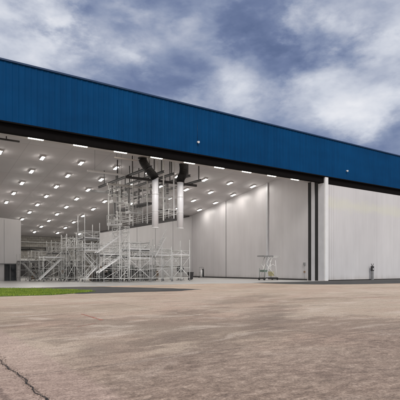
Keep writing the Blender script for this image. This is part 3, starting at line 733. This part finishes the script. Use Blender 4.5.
# drum fan
t = thing('drum_fan', (26.4, 13.4, 0), 'round black drum fan on a stand in front of the pale partition', 'fan')
cx, cy, cz = 26.4, 13.4, 1.62
MB().tube((cx - .1, cy - .2, cz), (cx + .1, cy + .2, cz), .5, 32).build('drum', 'rubber', t)
b = MB()
for k in range(6):
    a = k * math.pi / 3; b.tube((cx - .11, cy - .23, cz), (cx - .11 + .44 * math.cos(a) * .9, cy - .23 + .2 * math.cos(a), cz + .45 * math.sin(a)), .02, 5)
b.build('grille', 'dark', t); MB().tube((cx - .1, cy - .3, cz), (cx - .1, cy - .2, cz), .1, 16).build('hub', 'grey', t)
b = MB()
for s in (-1, 1):
    b.tube((cx + s * .5, cy, cz), (cx + s * .5, cy, .1), .03); b.tube((cx + s * .5, cy - .4, .06), (cx + s * .5, cy + .4, .06), .03)
b.tube((cx - .5, cy, .1), (cx + .5, cy, .1), .03); b.build('stand', 'grey', t)
# dark bin and upright gas bottles near wall corner
t = thing('gas_bottle_trolley', (39.9, 27.2, 0), 'small trolley with a black gas bottle at the foot of the side wall', 'trolley')
MB().tube((39.9, 27.2, .2), (39.9, 27.2, 1.5), .16, 16).tube((39.9, 27.2, 1.5), (39.9, 27.2, 1.68), .16, 16, .05).build('bottle', 'rubber', t)
MB().tube((39.45, 27.0, .2), (39.45, 27.0, 1.35), .17, 16).tube((39.45, 27.0, 1.35), (39.45, 27.0, 1.5), .17, 16, .05).build('bottle', 'white', t)
b = MB()
for x in (39.2, 40.15): b.tube((x, 27.4, .2), (x, 27.4, 1.9), .03)
for z in (.2, .9, 1.9): b.tube((39.2, 27.4, z), (40.15, 27.4, z), .03)
b.box(39.2, 40.15, 26.85, 27.4, .14, .2); b.build('frame', 'grey', t)
for x in (39.15, 40.2): MB().tube((x - .03, 27.4, .15), (x + .03, 27.4, .15), .15, 16).build('wheel', 'rubber', t)
t = thing('waste_bin', (28.9, 14.6, 0), 'dark upright bin beyond the end post of the rightmost scaffold', 'bin')
MB().hexa([(28.7, 14.4, .1), (29.2, 14.4, .1), (29.2, 14.9, .1), (28.7, 14.9, .1)], [(28.62, 14.32, 1.1), (29.28, 14.32, 1.1), (29.28, 14.98, 1.1), (28.62, 14.98, 1.1)]).build('body', 'dark', t)
MB().box(28.6, 29.3, 14.3, 15.0, 1.1, 1.17).build('lid', 'rubber', t)
for x in (28.72, 29.18): MB().tube((x - .03, 14.85, .1), (x + .03, 14.85, .1), .1, 12).build('wheel', 'rubber', t)

# wheeled work stand near the side wall
cu, cv = 38.3, 8.0
t = thing('work_stand', (cu, cv, 0), 'wheeled aircraft work stand with a dark raised platform near the side wall', 'work stand')
MB().box(cu - 1.55, cu + .35, cv - .7, cv + .7, 3.42, 3.6).build('platform', 'grey', t)
b = MB()
for y in (cv - .65, cv + .65):
    b.tube((cu + .35, y, 3.5), (cu + 1.75, y, 3.5), .035); b.tube((cu + .35, y, 3.3), (cu + 1.6, y, 3.42), .025)
for x in (cu + .35, cu + 1.0, cu + 1.7): b.tube((x, cv - .65, 3.5), (x, cv + .65, 3.5), .03)
b.build('extension_frame', 'galv', t)
for y in (cv - .55, cv + .55):
    MB().tube((cu - 1.1, y, .35), (cu + .3, y, 3.42), .045).build('scissor_arm', 'galv', t)
    MB().tube((cu + 1.15, y, .35), (cu - .9, y, 2.3), .045).build('scissor_arm', 'galv', t)
    MB().tube((cu - .9, y, 2.3), (cu - .2, y, 3.42), .045).build('scissor_arm', 'galv', t)
    MB().tube((cu + 1.15, y, .35), (cu + .9, y, 2.9), .035).build('leg', 'white', t)
    MB().tube((cu - 1.25, y, .35), (cu - 1.25, y, 1.75), .035).build('leg', 'green', t)
MB().tube((cu - .4, cv - .56, 1.95), (cu + .4, cv - .56, 2.35), .03).tube((cu + .4, cv - .56, 2.35), (cu + 1.0, cv - .56, 1.9), .03).build('hand_grip', 'alu', t)
MB().box(cu - 1.2, cu - .5, cv - .5, cv + .5, 1.2, 1.5).build('pump_unit', 'green', t)
MB().box(cu + .35, cu + .75, cv - .4, cv + .4, .6, 1.25).build('control_box', 'yel', t)
b = MB().box(cu - 1.4, cu + 1.4, cv - .6, cv - .5, .25, .38).box(cu - 1.4, cu + 1.4, cv + .5, cv + .6, .25, .38).box(cu - 1.4, cu - 1.3, cv - .5, cv + .5, .25, .38).box(cu + 1.3, cu + 1.4, cv - .5, cv + .5, .25, .38)
b.build('chassis', 'dark', t)
for x in (cu - 1.3, cu + 1.3):
    for y in (cv - .55, cv + .55): MB().tube((x - .06, y, .16), (x + .06, y, .16), .16, 16).build('wheel', 'rubber', t)

# control boxes on side wall
t = thing('wall_switch_box', (41.2, 3.7, 2.5), 'small grey switch box on the side wall beside the door edges', 'switch box')
MB().box(41.12, 41.298, 3.5, 3.8, 2.15, 2.55).build('box', 'grey', t); MB().tube((41.2, 3.65, 2.15), (41.2, 3.65, .25), .02).build('conduit', 'grey', t)
MB().box(41.14, 41.298, 3.55, 3.75, 1.1, 1.35).build('socket', 'brown', t)
# door post with a two-pronged head in front of the closed leaf
pu = 51.37
t = thing('door_post', (pu, -.35, 0), 'dark post with a forked head and pale gauge standing before the closed door', 'post')
MB().box(pu - .16, pu + .16, -.5, -.22, .01, 1.35).build('pedestal', 'grey', t, .02)
MB().box(pu - .2, pu + .2, -.52, -.2, 1.35, 2.05).build('cabinet', 'dark', t, .02)
MB().tube((pu - .02, -.54, 1.62), (pu - .02, -.52, 1.62), .11, 20).build('gauge', 'white', t)
for s in (-1, 1): MB().tube((pu + s * .06, -.36, 2.05), (pu + s * .27, -.36, 2.42), .04).build('prong', 'dark', t)

# ---------------------------------------------------------------- world: broken overcast
W = bpy.data.worlds.new('World'); S.world = W; W.use_nodes = True
nt = W.node_tree; bg = nt.nodes['Background']; bg.inputs['Strength'].default_value = .1
SUN_D = Vector((.30 * FV + -.954 * FU * 1.0, -.30 * FU - .954 * FV, 0)); SUN_D = Vector((-.29, -.957, 0)).normalized()
EL = R(42)
sky = nt.nodes.new('ShaderNodeTexSky'); sky.sky_type = 'NISHITA'; sky.sun_disc = False
sky.sun_elevation = EL; sky.sun_rotation = math.atan2(SUN_D.x, SUN_D.y)
tc = nt.nodes.new('ShaderNodeTexCoord'); nrm = nt.nodes.new('ShaderNodeVectorMath'); nrm.operation = 'NORMALIZE'
L(nt, tc.outputs['Generated'], nrm.inputs[0])
sp = nt.nodes.new('ShaderNodeSeparateXYZ'); L(nt, nrm.outputs[0], sp.inputs[0])
dz = math_(nt, 'ADD', math_(nt, 'MAXIMUM', sp.outputs[2], 0), .32)
cb = nt.nodes.new('ShaderNodeCombineXYZ'); L(nt, math_(nt, 'DIVIDE', sp.outputs[0], dz), cb.inputs[0]); L(nt, math_(nt, 'DIVIDE', sp.outputs[1], dz), cb.inputs[1])
mp = nt.nodes.new('ShaderNodeMapping'); L(nt, cb.outputs[0], mp.inputs[0]); mp.inputs['Location'].default_value = (2.3, 5.1, 0); mp.inputs['Rotation'].default_value = (0, 0, .9); mp.inputs['Scale'].default_value = (1, 1.5, 1)
mq = nt.nodes.new('ShaderNodeMapping'); L(nt, nrm.outputs[0], mq.inputs[0]); mq.inputs['Scale'].default_value = (1, 1, 1.9); mq.inputs['Location'].default_value = (4.2, 1.3, .7)
n1 = noise(nt, mq.outputs[0], 3.1, 5, .5, .25); n3 = noise(nt, mq.outputs[0], 8.5, 7, .55, .2); n0 = noise(nt, mp.outputs[0], 1.3, 5, .5, .3)
n2 = math_(nt, 'ADD', math_(nt, 'MULTIPLY', n3, .75), math_(nt, 'MULTIPLY', n0, .25))
val = math_(nt, 'ADD', math_(nt, 'MULTIPLY', n1, .75), math_(nt, 'MULTIPLY', math_(nt, 'SUBTRACT', n2, .22), .5))
def pdir(x, y):
    a = (x - 200) / 453; bb = (268.5 - y) / 453
    return Vector((FU + FV * a, FV - FU * a, bb)).normalized()
wn = nt.nodes.new('ShaderNodeTexNoise'); wn.inputs['Scale'].default_value = 5.5; wn.inputs['Detail'].default_value = 6; wn.inputs['Roughness'].default_value = .6
L(nt, mq.outputs[0], wn.inputs['Vector'])
w1 = nt.nodes.new('ShaderNodeVectorMath'); w1.operation = 'SUBTRACT'; L(nt, wn.outputs['Color'], w1.inputs[0]); w1.inputs[1].default_value = (.5, .5, .5)
w2 = nt.nodes.new('ShaderNodeVectorMath'); w2.operation = 'SCALE'; L(nt, w1.outputs[0], w2.inputs[0]); w2.inputs['Scale'].default_value = .42
w3 = nt.nodes.new('ShaderNodeVectorMath'); w3.operation = 'ADD'; L(nt, nrm.outputs[0], w3.inputs[0]); L(nt, w2.outputs[0], w3.inputs[1])
w4 = nt.nodes.new('ShaderNodeVectorMath'); w4.operation = 'NORMALIZE'; L(nt, w3.outputs[0], w4.inputs[0])
def dpw(d):     # direction warped by noise, so the cloud banks have ragged outlines
    q = nt.nodes.new('ShaderNodeVectorMath'); q.operation = 'DOT_PRODUCT'; L(nt, w4.outputs[0], q.inputs[0]); q.inputs[1].default_value = d
    return q.outputs['Value']
# broad brighter and darker banks of cloud
SKYB = [(0, 28, 3.2, .10), (22, 48, 3.2, .13), (48, 64, 3.2, .12), (78, 80, 3, .09), (150, 2, 4.5, .13), (118, 14, 3, .04), (180, 70, 3, .05), (228, 92, 3, .03), (258, 80, 3.2, .07), (240, 66, 2.5, .05), (215, 100, 3, .06),
        (320, 75, 4, .08), (350, 62, 4, .06), (388, 45, 5, .13), (340, 95, 3.5, .06), (380, 90, 3.5, .06), (300, 118, 3, .05), (365, 140, 3, .03),
        (95, 38, 5, -.10), (60, 20, 4.5, -.06), (130, 70, 4, -.06), (205, 28, 5, -.11), (260, 30, 5, -.12), (300, 30, 4, -.08), (185, 50, 3.5, -.06), (160, 95, 4, -.06), (290, 95, 3, -.06), (395, 145, 5, -.12), (365, 122, 3.5, -.07), (360, 12, 4, -.03)]
for (x, y, r, a) in SKYB:
    d = pdir(x, y)
    mr = nt.nodes.new('ShaderNodeMapRange'); mr.interpolation_type = 'SMOOTHERSTEP'
    mr.inputs[1].default_value = math.cos(R(r * 2.5)); mr.inputs[2].default_value = 1; mr.inputs[3].default_value = 0; mr.inputs[4].default_value = a * .72
    L(nt, dpw(d), mr.inputs[0])
    val = math_(nt, 'ADD', val, mr.outputs[0])
# brighter cloud added round the hidden sun, out of view, to lift ground light
dp = nt.nodes.new('ShaderNodeVectorMath'); dp.operation = 'DOT_PRODUCT'; L(nt, nrm.outputs[0], dp.inputs[0])
dp.inputs[1].default_value = (SUN_D.x * math.cos(EL), SUN_D.y * math.cos(EL), math.sin(EL))
mr = nt.nodes.new('ShaderNodeMapRange'); mr.interpolation_type = 'SMOOTHSTEP'; mr.inputs[1].default_value = .2; mr.inputs[2].default_value = 1; mr.inputs[3].default_value = 0; mr.inputs[4].default_value = .35
L(nt, dp.outputs['Value'], mr.inputs[0]); val = math_(nt, 'ADD', val, mr.outputs[0])
cc = ramp(nt, val, [(.28, (.088, .125, .245)), (.40, (.165, .21, .355)), (.48, (.27, .32, .46)), (.56, (.42, .46, .575)), (.67, (.66, .69, .77)), (.80, (.92, .92, .95))])
scl = nt.nodes.new('ShaderNodeVectorMath'); scl.operation = 'SCALE'; L(nt, cc, scl.inputs[0]); scl.inputs['Scale'].default_value = 8.2
L(nt, mixc(nt, .93, sky.outputs[0], scl.outputs[0]), bg.inputs['Color'])

sd = bpy.data.lights.new('sun', 'SUN'); sd.energy = 1.5; sd.angle = R(20); sd.color = (1, .955, .90)
so = bpy.data.objects.new('sun', sd); COL.objects.link(so)
dirv = -Vector((SUN_D.x * math.cos(EL), SUN_D.y * math.cos(EL), math.sin(EL)))
so.rotation_euler = dirv.to_track_quat('-Z', 'Y').to_euler(); so.location = (-20, -60, 60)

# ---------------------------------------------------------------- camera
cd = bpy.data.cameras.new('camera'); cam = bpy.data.objects.new('camera', cd); COL.objects.link(cam)
cam.location = (-7.7, -41.4, 1.7); cam.rotation_euler = (R(90), 0, -R(34.38))
cd.sensor_width = 36; cd.lens = 36 * 453 / 400; cd.shift_y = 68.5 / 400; cd.clip_end = 5000; cd.clip_start = .1
S.camera = cam
S.render.resolution_x = S.render.resolution_y = 1024
S.view_settings.view_transform = 'Standard'; S.view_settings.look = 'None'; S.view_settings.exposure = 0.25; S.view_settings.gamma = 1
S.view_settings.use_curve_mapping = False
